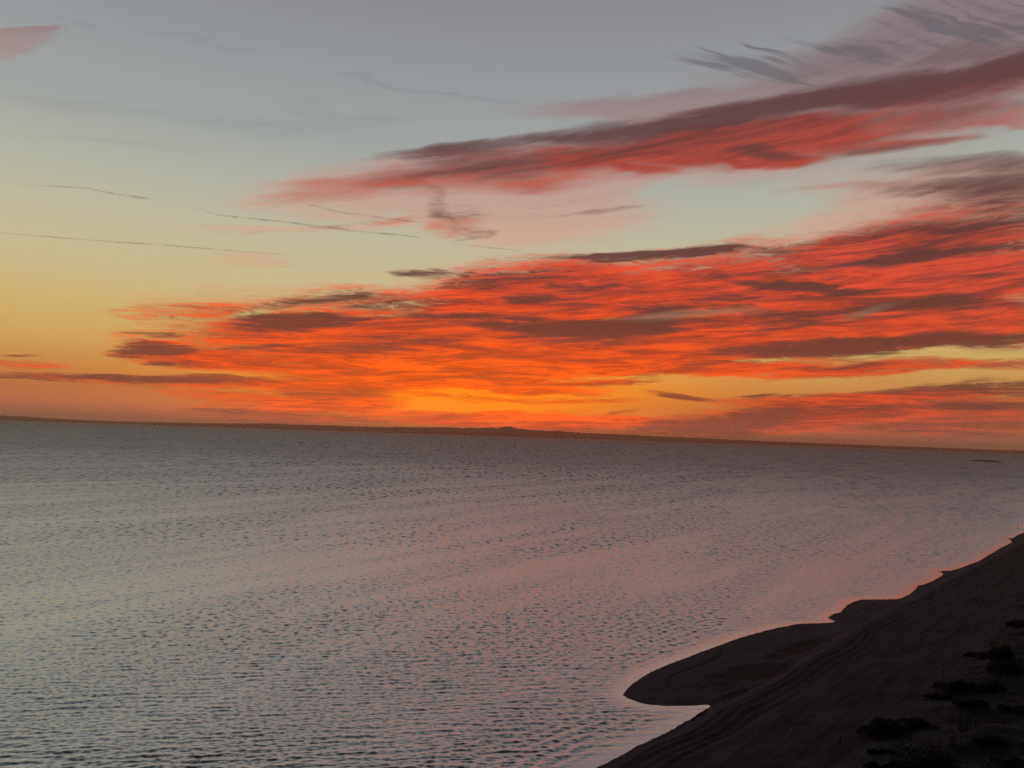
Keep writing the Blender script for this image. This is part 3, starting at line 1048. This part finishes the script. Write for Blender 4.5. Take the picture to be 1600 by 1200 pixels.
post(1312, 1162, 10, 'thin leaning wooden post alone on the bare sand left of the broad lone shrub', 0.2, 1)
post(1474, 1054, 7, 'short wooden post on the upper beach above the point-topped shrub', 0.02, 2)
post(1126, 1026, 4.5, 'small stake on the sand bar near its outer edge', 0.03, 3)

# driftwood at the head of the lagoon
def driftwood(px, py, span, label, seed):
    r = random.Random(seed)
    x, y, z = on_land(px, py)
    vs, fs = [], []
    tube(vs, fs, [(-span, -.2, .02), (-span * .3, 0, .14), (span * .3, .12, .34), (span, .5, .62)], [.11, .12, .09, .03], 7)
    tube(vs, fs, [(span * .1, .05, .25), (span * .25, -.15, .55), (span * .45, -.3, .8)], [.07, .05, .015], 6)
    tube(vs, fs, [(-span * .4, 0, .12), (-span * .5, .3, .38)], [.06, .015], 6)
    o = link_mesh('driftwood', vs, fs, m_wood)
    o.location = (x, y, z)
    return tag(o, label, 'driftwood')


driftwood(1099, 1117, .85, 'dark forked driftwood branch at the water edge by the head of the lagoon', 1)
driftwood(1086, 1124, .5, 'smaller driftwood stick lying left of the forked branch on the lagoon edge', 2)

# ------------------------------------------------------------------ the figure on the far spit
m_cloth, n, out = new_mat("dark_clothing")
geo = n.n.new('ShaderNodeNewGeometry')
cz_ = n.noise(geo.outputs['Position'], 14.0, 3, 0.6, 0.0, '3D')
principled(n, out, n.mix(cz_, lin(34, 30, 34), lin(52, 46, 50)), 0.9, 0.1)
m_hair, n, out = new_mat("dark_hair")
principled(n, out, lin(26, 20, 18), 0.7, 0.2)


def person(px, py, label):
    x, y, z = on_land(px, py)
    joints = {'pelvis': (0, 0, .95, .15), 'waist': (0, 0, 1.1, .135), 'chest': (0, 0, 1.32, .165), 'neck': (0, 0.01, 1.47, .06), 'head': (0, .02, 1.62, .095), 'crown': (0, .02, 1.7, .07)}
    for sx_, s in (('l', -1), ('r', 1)):
        joints.update({'hip' + sx_: (s * .09, 0, .88, .1), 'knee' + sx_: (s * .11, .02, .48, .065), 'ankle' + sx_: (s * .12, -.01, .08, .045), 'toe' + sx_: (s * .14, .13, .03, .035),
                       'sh' + sx_: (s * .18, 0, 1.4, .065), 'elb' + sx_: (s * .25, -.02, 1.12, .048), 'wr' + sx_: (s * .24, .08, .87, .033), 'hand' + sx_: (s * .235, .11, .78, .035)})
    names = list(joints)
    ed = [('pelvis', 'waist'), ('waist', 'chest'), ('chest', 'neck'), ('neck', 'head'), ('head', 'crown')]
    for s in 'lr':
        ed += [('pelvis', 'hip' + s), ('hip' + s, 'knee' + s), ('knee' + s, 'ankle' + s), ('ankle' + s, 'toe' + s),
               ('chest', 'sh' + s), ('sh' + s, 'elb' + s), ('elb' + s, 'wr' + s), ('wr' + s, 'hand' + s)]
    me = bpy.data.meshes.new('person')
    me.from_pydata([joints[k][:3] for k in names], [(names.index(a), names.index(b)) for a, b in ed], [])
    o = bpy.data.objects.new('person', me)
    C.objects.link(o)
    me.materials.append(m_cloth)
    o.modifiers.new('skin', 'SKIN')
    for i, k in enumerate(names):
        q = me.skin_vertices[0].data[i]
        q.radius = (joints[k][3], joints[k][3])
        q.use_root = (k == 'pelvis')
    o.modifiers.new('sub', 'SUBSURF').levels = 2
    o.modifiers['sub'].render_levels = 2
    o.location = (x, y, z)
    o.rotation_euler = (0, 0, math.radians(40))
    tag(o, label, 'person')
    bm = bmesh.new()
    bmesh.ops.create_uvsphere(bm, u_segments=14, v_segments=8, radius=.105)
    for v_ in bm.verts:
        v_.co = Vector((v_.co.x * .95, v_.co.y - .015, max(v_.co.z, -.02) + 1.635))
    hm = bpy.data.meshes.new('hair')
    bm.to_mesh(hm)
    bm.free()
    hm.materials.append(m_hair)
    h_ = bpy.data.objects.new('hair', hm)
    C.objects.link(h_)
    h_.parent = o
    return o


person(1591, 823.2, 'person in dark clothes standing on the tip of the far sand spit')

# ------------------------------------------------------------------ dusk haze over the sea
m_haze, n, out = new_mat("dusk_haze")
pv = n.n.new('ShaderNodeVolumePrincipled')
pv.inputs['Color'].default_value = (0.88, 0.68, 0.60, 1)
pv.inputs['Density'].default_value = 2.7e-5
pv.inputs['Anisotropy'].default_value = 0.78
n.l.new(pv.outputs[0], out.inputs['Volume'])
X_, Y0, Y1, B_, T_ = 63000.0, -63000.0, 63000.0, -4.0, 470.0
hv = [(-X_, Y0, B_), (X_, Y0, B_), (X_, Y1, B_), (-X_, Y1, B_), (-X_, Y0, T_), (X_, Y0, T_), (X_, Y1, T_), (-X_, Y1, T_)]
hf = [(0, 3, 2, 1), (4, 5, 6, 7), (0, 1, 5, 4), (1, 2, 6, 5), (2, 3, 7, 6), (3, 0, 4, 7)]
tag(link_mesh('haze', hv, hf, m_haze), kind='stuff')
